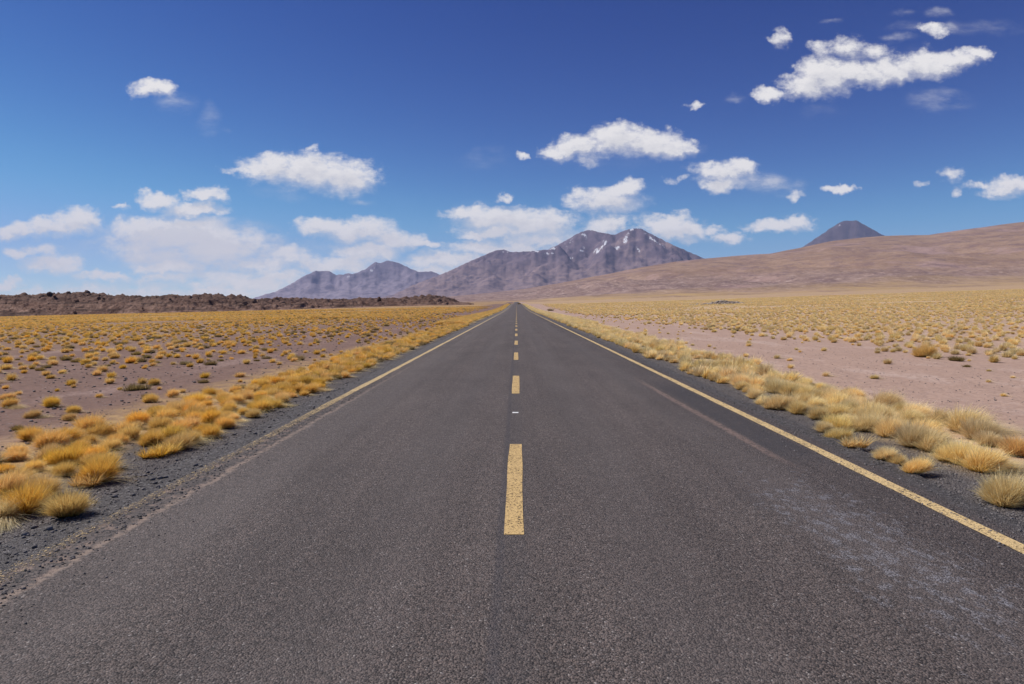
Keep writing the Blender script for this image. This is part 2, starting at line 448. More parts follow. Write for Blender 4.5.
hh = t.m('MULTIPLY', celd, t.m('SUBTRACT', -0.5, gout))
hh = t.m('ADD', hh, t.m('MULTIPLY', t.m('MULTIPLY', crm, r2), -2.0))
finish(t, out, col, 0.82, t.bump(hh, 1.0, 0.016), 0.35)


def strip(x0, x1, ys, dz, wobble=0.0, cols=2):
    v = []
    for yy in ys:
        zz = float(z_road(yy)) + dz
        a = x0 + (mn.noise(Vector((0.3, yy * 0.8, 1))) * wobble if wobble else 0)
        b = x1 + (mn.noise(Vector((5.3, yy * 0.8, 1))) * wobble if wobble else 0)
        for k in range(cols):
            v.append((a + (b - a) * k / (cols - 1), yy, zz))
    return np.array(v), grid_faces(len(ys), cols)


RY = np.concatenate([np.arange(-12, 40, 0.25), YL[(YL >= 40) & (YL < 1700)]])
v, f = strip(-3.62, 4.02, RY, 0.0, 0.10, 5)
nb = len(RY)
# edges roll down into the gravel
v2 = v.reshape(nb, 5, 3)
lo = v2[:, :1].copy(); lo[:, 0, 0] -= 0.10; lo[:, 0, 2] -= 0.06
hi = v2[:, -1:].copy(); hi[:, 0, 0] += 0.10; hi[:, 0, 2] -= 0.06
v2 = np.concatenate([lo, v2, hi], 1)
road = obj('road', mesh('road', v2.reshape(-1, 3), grid_faces(nb, 7), m_road))
tag(road, 'straight worn grey asphalt road running to the mountains', 'road', None, 'structure')


def paint_mat(name, c_a, c_b, worn_near):
    m, t, out, pos = material(name)
    x, y, z = t.xyz(pos)
    wear = t.noise(pos, 34.0, 5.0, 0.7)
    cell = t.voro(pos, 130.0, out=1)
    big = t.noise(pos, 3.5, 4.0, 0.6)
    col = t.mix(t.noise(pos, 16.0, 4.0), c_a, c_b)
    col = t.mix(t.ss(t.xyz(cell)[0], 0.70, 0.95), col, (c_a[0] * .5, c_a[1] * .48, c_a[2] * .6))
    k = t.m('MULTIPLY_ADD', big, 0.34, t.m('MULTIPLY_ADD', t.xyz(cell)[1], 0.30, wear))
    thr = 0.94 if not worn_near else t.lin(t.ss(y, 7.0, 16.0), 0, 1, 0.67, 0.97)
    chip = t.ss(t.m('SUBTRACT', k, thr), -0.04, 0.05)
    p = t.n('ShaderNodeBsdfPrincipled', {'Base Color': col, 'Roughness': 0.8, 'Specular IOR Level': 0.3})
    tr = t.n('ShaderNodeBsdfTransparent')
    mx = t.n('ShaderNodeMixShader', {0: chip})
    t.nt.links.new(p.outputs[0], mx.inputs[1]); t.nt.links.new(tr.outputs[0], mx.inputs[2])
    t.nt.links.new(mx.outputs[0], out.inputs[0])
    return m


m_dash = paint_mat('dash_paint', (0.49, 0.33, 0.135), (0.58, 0.41, 0.185), False)
m_line = paint_mat('edge_paint', (0.54, 0.385, 0.175), (0.61, 0.455, 0.23), False)
m_line_w = paint_mat('worn_edge_paint', (0.46, 0.335, 0.165), (0.55, 0.42, 0.225), True)
LY = RY[RY < 640]
v, f = strip(3.46, 3.595, LY, 0.004, 0.012)
tag(obj('edge_line', mesh('edge_line', v, f, m_line), road), 'clean yellow edge line speckled with grit')
v, f = strip(-3.285, -3.155, LY, 0.004, 0.02)
tag(obj('edge_line', mesh('edge_line', v, f, m_line_w), road), 'faded edge line beside the crumbled pavement')
k = 0
y0 = 5.05
while y0 < 420:
    ys = np.linspace(y0, y0 + 3.28, 24)
    v, f = strip(-0.088, 0.060, ys, 0.004, 0.012)
    obj('centre_dash', mesh('centre_dash', v, f, m_dash), road)
    y0 += 8.05
m_stud, t, out, pos = material('white_mark')
finish(t, out, t.mix(t.noise(pos, 40.0), (0.6, 0.6, 0.6), (0.75, 0.75, 0.74)), 0.6)
v, f = strip(-0.065, 0.03, np.array([10.72, 10.82]), 0.005)
obj('paint_mark', mesh('paint_mark', v, f, m_stud), road)


# ------------------------------------------------------------------ mountains
def interp(prof):
    p = np.array(prof, float)
    return lambda px: np.interp(px, p[:, 0], p[:, 1])


def mountain(name, label, skyline, cones, y_range, mat, nx=320, ny=150, rough=0.10, seed=1.0, base=0.0):
    sky_f = interp(skyline)
    pxs = np.linspace(skyline[0][0], skyline[-1][0], nx)
    us = (pxs - VX) / FPX
    ys = np.linspace(y_range[0], y_range[1], ny)
    U, Y = np.meshgrid(us, ys)
    X = U * Y
    Z = np.zeros_like(X)
    for (cpx, cpy, cd, slope, cseed) in cones:
        cx, h = (cpx - VX) / FPX * cd, (VY - cpy) / FPX * cd
        rx, ry = X - cx, Y - cd
        r = np.hypot(rx, ry)
        ang = np.arctan2(ry, rx)
        q = np.clip(r / (h * slope), 0, 4)
        prof = np.exp(-1.55 * q) * 1.08 - 0.08
        P3 = np.stack([np.cos(ang) * 4.2, np.sin(ang) * 4.2, r / (h * 2.2)], -1).reshape(-1, 3)
        rav = fbm(P3, 1.0, 5, cseed).reshape(X.shape)
        rav2 = fbm(np.stack([X, Y], -1).reshape(-1, 2), h * 0.55, 6, cseed + 3).reshape(X.shape)
        amp = np.clip(q, 0, 0.7) * np.exp(-q * 0.5)
        c = h * (prof * (1 + 0.25 * rav2 * np.clip(q * 3, 0, 1)) + rough * 2.6 * rav * amp * 0.27)
        Z = np.maximum(Z, c)
    # settle the crest to the measured skyline
    cur = (Z / Y).max(0)
    jag = np.array([mn.fractal(Vector((p * 0.22, seed, 0)), 0.8, 2.1, 4) for p in pxs]) * 0.7
    tgt = np.clip((VY - sky_f(pxs) + jag) / FPX, 0.0, None)
    s = np.clip(tgt / np.maximum(cur, 1e-4), 0.05, 8.0)
    Z = Z * s[None, :] + base
    Z += EYE
    edge = np.minimum(1, np.minimum(np.arange(nx), np.arange(nx)[::-1]) / 6)
    Z = Z * edge[None, :] - 60 * (1 - edge[None, :])
    Z[0] -= 60
    o = obj(name, mesh(name, np.stack([X, Y, Z], -1).reshape(-1, 3), grid_faces(ny, nx), mat, True))
    return tag(o, label, 'mountain', None, 'structure')


def rock_mat(name, low, high, snow_pts, snow_amt, scale, zlow, zhigh):
    m, t, out, pos = material(name)
    x, y, z = t.xyz(pos)
    n = t.noise(pos, 1 / (700 * scale), 7.0, 0.6)
    n2 = t.noise(t.scale(pos, (1.0, 1.0, 2.5)), 1 / (160 * scale), 6.0, 0.65)
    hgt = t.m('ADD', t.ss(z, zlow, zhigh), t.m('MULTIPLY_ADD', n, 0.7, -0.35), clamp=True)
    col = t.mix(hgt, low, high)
    col = t.mix(t.ss(n2, 0.42, 0.68), col, tuple(c * 0.78 for c in high))
    col = t.mix(t.ss(n, 0.55, 0.72), col, tuple(c * 1.22 for c in low))
    if snow_pts:
        acc = None
        for (sx, sz, rx, rz, sh, w) in snow_pts:
            q = t.v('SUBTRACT', t.comb(x, z), (sx, sz, 0))
            qx, qz, _ = t.xyz(q)
            qx = t.m('MULTIPLY_ADD', qz, -sh, qx)
            d = t.m('SUBTRACT', w, t.m('ADD', t.m('POWER', t.m('ABSOLUTE', t.m('DIVIDE', qx, rx)), 2.0), t.m('POWER', t.m('ABSOLUTE', t.m('DIVIDE', qz, rz)), 2.0)))
            acc = d if acc is None else t.m('MAXIMUM', acc, d)
        sn = t.noise(t.scale(pos, (1.0, 0.6, 0.45)), 1 / (60 * scale), 5.0, 0.72)
        dust = t.m('MULTIPLY', t.ss(sn, 0.63, 0.70), t.m('MULTIPLY', t.ss(t.m('MULTIPLY_ADD', n2, 500.0, z), zhigh + 250, zhigh + 480), 0.6))
        mask = t.m('MAXIMUM', dust, t.ss(t.m('ADD', acc, t.m('MULTIPLY_ADD', sn, 9.0, -4.7)), snow_amt, snow_amt + 0.5))
        col = t.mix(mask, col, (0.62, 0.63, 0.66))
    bn = t.noise(pos, 1 / (60 * scale), 6.0, 0.65)
    finish(t, out, col, 0.95, t.bump(bn, 0.6, 30.0 * scale), 0.1)
    return m


def at(px, py, d):
    return ((px - VX) / FPX * d, (VY - py) / FPX * d + EYE)


def snow(px, py, d, rx, ry, sh=0.0, w=1.0):
    a = at(px, py, d)
    k = d / FPX
    return (a[0], a[1], rx * k, ry * k, sh, w)


DV = 13000
SNV = [snow(620, 242, DV, 2.6, 8, .45), snow(627, 233, DV, 2.4, 5, .5), snow(644, 242, DV, 2.6, 7, -.8), snow(650, 249, DV, 2.0, 5, -1.0), snow(600, 246, DV, 2.5, 4, .5), snow(594, 253, DV, 3, 4, .6),
       snow(572, 240, DV, 2, 4, .3), snow(586, 235, DV, 4, 4, 0, .8), snow(629, 254, DV, 1.5, 3, -.3, .9), snow(552, 252, DV, 6, 2, 0), snow(546, 257, DV, 6, 1.5, 0), snow(570, 260, DV, 3, 2, 0), snow(536, 255, DV, 4, 1.5, 0), snow(505, 253, DV, 5, 1.6, 0, .9),
       snow(582, 250, DV, 3, 5, .4, .8), snow(668, 247, DV, 2, 2, 0, .7), snow(610, 252, DV, 3, 2.5, 0, .7), snow(562, 249, DV, 3, 3, 0, .8)]
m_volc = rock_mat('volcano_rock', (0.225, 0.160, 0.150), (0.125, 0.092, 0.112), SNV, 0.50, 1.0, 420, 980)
SKY_V = [(330, 312), (360, 303), (395, 294), (413, 285), (435, 276.7), (448, 271.5), (474, 259.6), (495, 250.6), (504, 249.4), (511, 252.2), (534, 251), (548, 249.5), (562, 242.8), (576, 234.5), (585, 230.5), (592, 230.3),
         (603, 233), (614, 234.8), (625, 230.5), (633, 228.4), (641, 228.6), (655, 236), (671, 244), (688, 251.5), (707, 259.5), (740, 270), (790, 284), (850, 300)]
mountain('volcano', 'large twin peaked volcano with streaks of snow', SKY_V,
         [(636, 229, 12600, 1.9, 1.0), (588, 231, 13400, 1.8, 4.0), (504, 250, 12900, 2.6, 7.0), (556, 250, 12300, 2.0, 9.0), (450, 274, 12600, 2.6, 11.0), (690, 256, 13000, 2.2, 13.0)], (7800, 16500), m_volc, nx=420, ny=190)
DL = 17000
SNL = [snow(374, 268, DL, 3, 5, .5, .6), snow(352, 278, DL, 4, 2, 0, .5)]
m_left = rock_mat('haze_tinted_rock', (0.25, 0.205, 0.235), (0.155, 0.13, 0.165), SNL, 0.55, 1.2, 350, 900)  # haze put partly into the rock colour: paler and more violet
mountain('mountain', 'lower violet mountain with a flat shoulder and a jagged summit', [(205, 312), (250, 299), (276, 291.5), (290, 284.6), (303, 276.7), (315, 271), (329, 271), (337, 275.2), (347, 273.6), (356, 273.4), (366, 268.8), (375, 262), (381, 263),
         (387, 260.4), (398, 262.7), (408, 267.5), (419, 271.8), (426, 271.9), (432, 271), (441, 275.4), (470, 285), (520, 300), (560, 312)],
         [(321, 271, 17000, 2.3, 2.0), (387, 260, 17300, 2.0, 5.0), (431, 271, 16800, 2.4, 8.0)], (12500, 20500), m_left, nx=260, ny=130, seed=5)
m_cone = rock_mat('dark_cone_rock', (0.085, 0.062, 0.066), (0.06, 0.042, 0.048), [snow(836, 227, 16000, 1.5, 3, .6, .6)], 0.9, 1.0, 1300, 1900)
mountain('cone_volcano', 'dark truncated cone volcano rising behind the long slope', [(730, 300), (770, 268), (805, 245.5), (822, 234), (837, 224), (843, 221), (850, 220.7), (857, 220.4), (865, 225), (884, 235.7), (930, 258), (990, 290)],
         [(849, 219.5, 16000, 1.55, 3.0)], (12000, 20000), m_cone, nx=160, ny=110)

# the long slope on the right: rises from the plain to a rounded crest five kilometres off
m_hill, t, out, pos = material('slope_ground')
x, y, z = t.xyz(pos)
n = t.noise(t.scale(pos, (1.0, 0.8, 1.4)), 1 / 420, 7.0, 0.64)
n2 = t.noise(t.scale(pos, (0.55, 0.6, 1.4)), 1 / 130, 6.0, 0.68)
sp = t.noise(t.scale(pos, (1.0, 0.55, 1.0)), 1 / 20, 4.0, 0.78)
hr = t.m('DIVIDE', z, t.m('MAXIMUM', y, 100.0))
upper = t.ss(t.m('MULTIPLY_ADD', n, 130.0, z), 130, 260)
lo = t.mix(t.ss(n2, 0.38, 0.62), (0.185, 0.122, 0.10), (0.27, 0.188, 0.158))
up = t.mix(t.ss(n2, 0.35, 0.65), (0.225, 0.142, 0.098), (0.295, 0.195, 0.13))
col = t.mix(upper, lo, up)
col = t.mix(t.ss(n, 0.54, 0.66), col, (0.30, 0.20, 0.17))
mot = t.noise(t.scale(pos, (0.7, 0.4, 1.5)), 1 / 75, 6.0, 0.7)
col = t.mix(t.m('MULTIPLY', t.ss(mot, 0.48, 0.62), 0.6), col, (0.15, 0.095, 0.092))
spa = t.lin(upper, 0, 1, 1.0, 0.35)
col = t.mix(t.m('MULTIPLY', t.ss(sp, 0.54, 0.64), t.m('MULTIPLY', spa, 0.75)), col, (0.11, 0.075, 0.072))
col = t.mix(t.m('MULTIPLY', t.ss(sp, 0.46, 0.38), t.m('MULTIPLY', spa, 0.6)), col, (0.42, 0.32, 0.28))
gold = t.m('SUBTRACT', 1.0, t.ss(t.m('MULTIPLY_ADD', n, 900.0, y), 2050.0, 2700.0))
col = t.mix(t.m('MULTIPLY', gold, t.lin(mot, 0.35, 0.6, 0.9, 0.35)), col, (0.40, 0.27, 0.125))
finish(t, out, col, 0.95, t.bump(sp, 0.5, 6.0), 0.1)
CREST = interp([(330, 306), (400, 301), (440, 297.5), (480, 293.5), (520, 289.5), (560, 283), (600, 275.5), (640, 267.5), (680, 261), (708, 258.4), (740, 255.6), (760, 254), (770, 253.6), (804, 247), (831, 241), (860, 237.6), (884, 235.5), (929, 235), (962, 230), (1000, 224.5), (1024, 221.6), (1150, 205), (1350, 190)])
BASE = interp([(330, 305.2), (440, 304), (516, 302), (600, 298.5), (700, 296), (800, 293.5), (1024, 287.5), (1350, 279)])
pxs = np.linspace(330, 1350, 340)
ds = np.concatenate([[1380], np.linspace(1500, 5200, 110), np.linspace(5400, 9000, 14)])
PXg, Dg = np.meshgrid(pxs, ds)
s = np.clip((Dg - 1500) / (5000 - 1500), 0, 1)
bt, ct = (VY - BASE(PXg)) / FPX, (VY - CREST(PXg)) / FPX
tt = bt + (ct - bt) * (0.72 * s + 0.28 * np.sin(np.clip(s, 0, 1) * math.pi / 2))
Z = EYE + tt * Dg
Z = np.where(Dg > 5000, (EYE + ct * 5000) * (1 - 0.25 * ((Dg - 5000) / 4000)), Z)
Xg = (PXg - VX) / FPX * Dg
nz = fbm(np.stack([Xg.ravel(), Dg.ravel()], -1), 420, 6, 2.0).reshape(Xg.shape)
nz2 = fbm(np.stack([Xg.ravel() / 1.0, Dg.ravel() * 0.25], -1), 260, 4, 7.0).reshape(Xg.shape)
gul = fbm(np.stack([Xg.ravel() + Dg.ravel() * 0.25, Dg.ravel() * 0.12], -1), 150, 5, 11.0).reshape(Xg.shape)
Z += (nz * 22 + nz2 * 14 + gul * 15) * np.sin(np.clip(s, 0.02, 0.97) * math.pi) * np.clip((ct - bt) / 0.03, 0.15, 1)
Z[0] -= 30
hill = obj('hill', mesh('hill', np.stack([Xg, Dg, Z], -1).reshape(-1, 3), grid_faces(*Xg.shape), m_hill, True))
tag(hill, 'long smooth tan and pink mountain slope rising to the right', 'hill', None, 'structure')

# the low lava ridge on the left
m_lava, t, out, pos = material('lava_rock')
n = t.noise(pos, 0.16, 6.0, 0.65)
n2 = t.noise(pos, 1.1, 5.0, 0.7)
col = t.mix(t.ss(n, 0.36, 0.66), (0.11, 0.060, 0.044), (0.27, 0.17, 0.128))
col = t.mix(t.ss(n2, 0.52, 0.70), col, (0.28, 0.20, 0.165))
capd = t.ss(t.m('MULTIPLY_ADD', n, 9.0, t.xyz(pos)[2]), 5.5, 9.5)
lay = t.noise(t.scale(pos, (0.05, 0.05, 0.9)), 1.0, 5.0, 0.7)
col = t.mix(t.m('MULTIPLY', t.ss(lay, 0.50, 0.60), 0.8), col, (0.05, 0.032, 0.027))
col = t.mix(t.m('MULTIPLY', capd, 0.55), col, (0.075, 0.046, 0.038))
col = t.mix(t.ss(n2, 0.46, 0.34), col, (0.05, 0.033, 0.028))
finish(t, out, col, 0.95, t.bump(n2, 0.9, 0.5), 0.1)
RT = interp([(-520, 303), (-380, 299), (-200, 296.5), (0, 297), (30, 295.4), (50, 294.6), (74, 293.4), (95, 294), (114, 295), (142, 296.8), (175, 296), (211, 295.9), (235, 297.5), (254, 299), (300, 300), (340, 299.2), (370, 299), (408, 298.4), (429, 295.6), (440, 297), (453, 299.8), (458, 302), (466, 303), (474, 304.2)])
RB = interp([(-520, 331), (-200, 325), (0, 319.5), (150, 315.5), (300, 311.5), (382, 306.5), (430, 305), (474, 304.6)])
pxs = np.linspace(-520, 474, 1200)
DR = 400.0
dist_r = lambda px: 330 + 110 * sstep(px, 150, 460)
q = np.linspace(0, 1, 90)
Q, PXr = np.meshgrid(q, pxs, indexing='ij')
D0 = dist_r(PXr)
front = D0
depth = 70.0
Dr = front + Q * depth
Xr = (PXr - VX) / FPX * Dr
zg = z_ground(Xr, Dr)
ztop = EYE + (VY - RT(PXr)) / FPX * (front + depth * 0.62)
prof = np.where(Q < 0.62, np.sin(np.clip(Q / 0.62, 0, 1) * math.pi / 2) ** 0.85, np.cos((Q - 0.62) / 0.38 * math.pi / 2))
nzr = fbm(np.stack([Xr.ravel(), Dr.ravel()], -1), 9, 5, 3.0).reshape(Xr.shape)
nzs = np.abs(fbm(np.stack([Xr.ravel(), Dr.ravel() * 1.2], -1), 4.5, 4, 9.0).reshape(Xr.shape)) * 1.5 - 0.3
nzb = fbm(np.stack([Xr.ravel(), Dr.ravel()], -1), 34, 3, 5.0).reshape(Xr.shape)
hgt = np.clip(ztop - zg, 0.3, None)
terr = hgt * prof * (1 + 0.10 * nzb)
terr = terr + 0.42 * np.sin(terr * 2.6 + nzb * 3.0)
Zr = zg - 0.8 + terr + 0.8 * prof + (nzr * 0.85 + nzs * 1.2) * np.clip(prof * 3, 0, 1) * np.clip(hgt / 4, 0.2, 1)
lava = obj('rocky_ridge', mesh('rocky_ridge', np.stack([Xr, Dr, Zr], -1).reshape(-1, 3), grid_faces(*Xr.shape), m_lava))
tag(lava, 'low dark ridge of broken lava rock along the left skyline', 'hill', None, 'structure')


# ------------------------------------------------------------------ rocks
def ico(sub):
    import bmesh
    bm = bmesh.new()
    bmesh.ops.create_icosphere(bm, subdivisions=sub, radius=1)
    v = np.array([p.co[:] for p in bm.verts])
    f = np.array([[p.index for p in fc.verts] for fc in bm.faces])
    bm.free()
    return v, f


def rocks(name, pts, sizes, mat, sub=2, seed=1, flat=0.7, amp=0.35):
    V0, F0 = ico(sub)
    r = np.random.default_rng(seed)
    protos = []
    for k in range(10):
        d = np.array([1 + amp * mn.noise(Vector(p) * 1.3 + Vector((k * 7.1, 0, 0))) + amp * 0.6 * mn.noise(Vector(p) * 3.1 + Vector((0, k * 3.3, 0))) for p in V0])
        pv = V0 * d[:, None] * np.array([1, 0.6 + 0.4 * r.random(), flat * (0.7 + 0.6 * r.random())])
        protos.append(pv)
    vs, fs, off = [], [], 0
    for (px_, py_, pz_), s_ in zip(pts, sizes):
        a = r.random() * 6.283
        ca, sa = math.cos(a), math.sin(a)
        pv = protos[r.integers(10)] * s_
        w = np.stack([pv[:, 0] * ca - pv[:, 1] * sa + px_, pv[:, 0] * sa + pv[:, 1] * ca + py_, pv[:, 2] + pz_], -1)
        vs.append(w); fs.append(F0 + off); off += len(w)
    return mesh(name, np.concatenate(vs), np.concatenate(fs), mat)


n_b = 700
ii = rng.integers(0, Xr.shape[1], n_b); jj = (rng.random(n_b) ** 0.9 * 62).astype(int)
pts = np.stack([Xr[jj, ii] + rng.normal(0, 1, n_b), Dr[jj, ii] + rng.normal(0, .5, n_b), Zr[jj, ii]], -1)
siz = 0.22 + rng.pareto(2.4, n_b).clip(0, 4) * 0.42
siz *= np.clip(hgt[jj, ii] / 5, 0.35, 1)
tag(obj('boulders', rocks('boulders', pts, siz, m_lava, 2, 3, 0.8)), 'broken lava boulders scattered over the dark ridge', 'boulders', None, 'stuff')

m_stone, t, out, pos = material('grey_stone')
n = t.noise(pos, 2.0, 5.0, 0.65)
finish(t, out, t.mix(n, (0.20, 0.16, 0.135), (0.36, 0.30, 0.25)), 0.95)
bx_, by_ = ground_hit(723, 304.0)
pts, siz = [], []
for k in range(420):
    a, b = rng.normal(0, 1, 2)
    hx, hy = a * 4.2 * by_ / 250, b * 2.2 * by_ / 250
    hz = 1.3 * by_ / 250 * math.exp(-(a * a + b * b) / 1.3)
    pts.append((bx_ + hx, by_ + hy, float(z_ground(bx_ + hx, by_ + hy)) + hz * rng.random() ** 0.5)); siz.append(0.22 + 0.5 * rng.random() ** 3)
tag(obj('rubble_mound', rocks('rubble_mound', pts, siz, m_stone, 2, 8)), 'low grey mound of rubble on the yellow plain to the right', 'rubble', None, 'stuff')

# small stones: loose gravel on the shoulders (one mass nobody could count)
m_grav, t, out, pos = material('gravel_stones')
rnd = t.voro(pos, 30.0, out=1)
finish(t, out, t.mix(t.xyz(rnd)[0], (0.06, 0.055, 0.054), (0.20, 0.18, 0.175)), 0.9, spec=0.2)
pts, siz = [], []


def spread(n, xa, xb, ya, yb, smin, smax, p=3.0, soft=0.0):
    for _ in range(n):
        yy = ya * (yb / ya) ** rng.random()
        xx = xa + (xb - xa) * rng.random() + rng.normal(0, soft)
        s_ = smin + (smax - smin) * rng.random() ** p
        pts.append((xx, yy, (0.0 if -3.7 < xx < 4.1 else -0.035) + s_ * 0.25)); siz.append(s_)


spread(9000, -4.9, -3.3, 3.6, 22, 0.003, 0.016, 4, 0.05)
spread(420, -4.3, -3.3, 3.8, 16, 0.010, 0.034, 4, 0.05)
spread(1700, -3.2, -2.95, 3.4, 16, 0.003, 0.015, 3, 0.02)
spread(700, -3.0, -2.6, 3.2, 14, 0.003, 0.010, 3, 0.1)
spread(7000, 3.68, 5.4, 4.0, 24, 0.003, 0.017, 4, 0.05)
spread(700, 3.2, 3.8, 4.0, 20, 0.004, 0.014, 3, 0.04)
spread(500, 3.45, 3.62, 4.5, 18, 0.004, 0.013, 2, 0.02)
spread(4000, 5.5, 13, 8, 40, 0.004, 0.022, 4)
spread(4000, -13, -5.5, 6, 40, 0.005, 0.04, 4)
tag(obj('gravel', rocks('gravel', pts, siz, m_grav, 1, 5, 0.6, 0.3)), 'loose dark gravel on both road shoulders', 'gravel', None, 'stuff')


# ------------------------------------------------------------------ bunchgrass
def blade_mat(name, base, mid_, tip, pale):
    m, t, out, pos = material(name)
    uv = t.n('ShaderNodeUVMap', uv_map='UVMap').outputs[0]
    u, vv, _ = t.xyz(uv)
    oi = t.n('ShaderNodeObjectInfo').outputs['Random']
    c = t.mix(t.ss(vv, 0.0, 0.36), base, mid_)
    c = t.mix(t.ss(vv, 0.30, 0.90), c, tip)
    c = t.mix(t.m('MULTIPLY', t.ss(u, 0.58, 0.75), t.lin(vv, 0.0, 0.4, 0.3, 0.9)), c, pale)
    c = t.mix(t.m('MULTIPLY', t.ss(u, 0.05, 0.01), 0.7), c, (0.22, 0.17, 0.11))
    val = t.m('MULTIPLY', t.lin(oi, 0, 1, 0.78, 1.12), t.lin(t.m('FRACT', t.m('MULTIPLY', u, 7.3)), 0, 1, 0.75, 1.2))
    sv = t.n('ShaderNodeVectorMath', {0: c}, operation='SCALE')
    t.nt.links.new(val, sv.inputs['Scale'])
    hs = t.n('ShaderNodeHueSaturation', {'Hue': t.lin(t.m('FRACT', t.m('MULTIPLY', oi, 13.7)), 0, 1, 0.498, 0.512), 'Saturation': t.lin(t.m('FRACT', t.m('MULTIPLY', oi, 5.1)), 0, 1, 0.88, 1.08), 'Color': sv.outputs[0]})
    d = t.n('ShaderNodeBsdfDiffuse', {'Color': hs.outputs[0]})
    tl = t.n('ShaderNodeBsdfTranslucent', {'Color': hs.outputs[0]})
    gl = t.n('ShaderNodeBsdfGlossy', {'Color': (1, 0.95, 0.8, 1), 'Roughness': 0.45})
    mx = t.n('ShaderNodeMixShader', {0: 0.50})
    t.nt.links.new(d.outputs[0], mx.inputs[1]); t.nt.links.new(tl.outputs[0], mx.inputs[2])
    m2 = t.n('ShaderNodeMixShader', {0: 0.035})
    t.nt.links.new(mx.outputs[0], m2.inputs[1]); t.nt.links.new(gl.outputs[0], m2.inputs[2])
    t.nt.links.new(m2.outputs[0], out.inputs[0])
    return m


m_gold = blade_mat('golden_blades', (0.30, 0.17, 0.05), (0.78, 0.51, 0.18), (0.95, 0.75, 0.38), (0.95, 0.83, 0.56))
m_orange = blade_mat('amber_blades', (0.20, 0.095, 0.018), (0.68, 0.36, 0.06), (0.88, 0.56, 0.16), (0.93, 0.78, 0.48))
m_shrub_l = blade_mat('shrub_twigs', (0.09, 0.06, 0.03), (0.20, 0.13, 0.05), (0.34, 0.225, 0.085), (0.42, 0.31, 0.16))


def tussock(name, seed, n, rad, hgt_, mat, width=0.0035, spread_=0.75, wind=0.0, droop=0.35, tail=0.0, segs=4, kinds=1, lo=0.72):
    """A bunch of thin curved blades rooted in a small disc; wind pushes them to +X, tail adds long combed-over pale blades."""
    r = np.random.default_rng(seed)
    ncl = max(3, int(kinds))
    cl = np.stack([r.normal(0, rad * 0.42, ncl), r.normal(0, rad * 0.34, ncl)], -1)
    cl[0] = 0
    clh = 0.62 + 0.46 * r.random(ncl)
    w_ = r.integers(0, ncl, n)
    rr = rad * 0.34 * np.sqrt(r.random(n)); th = r.random(n) * 6.283
    bx, by = cl[w_, 0] + rr * np.cos(th), cl[w_, 1] + rr * np.sin(th)
    loc = np.stack([rr * np.cos(th), rr * np.sin(th)], -1) / (rad * 0.34)
    tilt = spread_ * (np.abs(loc) ** 1).sum(1) * 0.6 + np.abs(r.normal(0, 0.22, n)) * spread_
    ta = np.arctan2(loc[:, 1], loc[:, 0]) + r.normal(0, 0.5, n)
    is_tail = r.random(n) < tail
    L = hgt_ * clh[w_] * (lo + (1.05 - lo) * r.random(n) + 0.28 * r.random(n) ** 8)
    skirt = r.random(n) < 0.34
    L = L * np.where(skirt, 0.70, 1.0 - 0.22 * (rr / (rad * 0.34)) ** 2)
    tilt = np.where(skirt, 0.55 + 1.1 * r.random(n) + 0.4 * tilt, tilt)
    L = np.where(is_tail, L * (1.3 + 0.4 * r.random(n)), L)
    wx = wind * (0.6 + 0.5 * r.random(n)) + np.where(is_tail, 1.25 + 0.5 * r.random(n), 0)
    ox, oy = np.cos(ta) * tilt + wx, np.sin(ta) * tilt + r.normal(0, 0.06, n) - 0.1 * wx
    up = np.ones(n)
    dl = np.sqrt(ox ** 2 + oy ** 2 + up ** 2)
    ox, oy, up = ox / dl, oy / dl, up / dl
    dr = droop * (0.5 + r.random(n)) + np.where(is_tail, 0.25, 0)
    roll = r.random(n) * 6.283
    cu = r.random(n)
    cu = np.where(is_tail, 0.6 + 0.4 * cu, cu * 0.60)
    kink = r.normal(0, 0.13, (n, 2))
    s_ = np.linspace(0, 1, segs + 1)
    vs = np.zeros((n, segs + 1, 2, 3)); uv = np.zeros((n, segs + 1, 2, 2))
    sidex, sidey = np.cos(roll), np.sin(roll)
    for i, q_ in enumerate(s_):
        hx = bx + L * (ox * q_ + (ox * dr + kink[:, 0] + 0.35 * wind * dr) * q_ * q_)
        hy = by + L * (oy * q_ + (oy * dr + kink[:, 1]) * q_ * q_)
        hz = L * (up * q_ - dr * (1 - up * 0.45) * q_ ** 2.2)
        hz = np.maximum(hz, 0.012 * q_ + 0.01 * cu)
        wd = width * (0.75 + 0.5 * cu) * (1.0 - 0.85 * q_ ** 1.5)
        for k, sg in enumerate((-1, 1)):
            vs[:, i, k, 0] = hx + sg * sidex * wd
            vs[:, i, k, 1] = hy + sg * sidey * wd
            vs[:, i, k, 2] = hz
            uv[:, i, k, 0] = cu; uv[:, i, k, 1] = q_
    nv = (segs + 1) * 2
    fo = np.array([[2 * i, 2 * i + 1, 2 * i + 3, 2 * i + 2] for i in range(segs)])
    f_ = (np.arange(n)[:, None, None] * nv + fo[None]).reshape(-1, 4)
    return mesh(name, vs.reshape(-1, 3), f_, mat, True, uv.reshape(-1, 2))


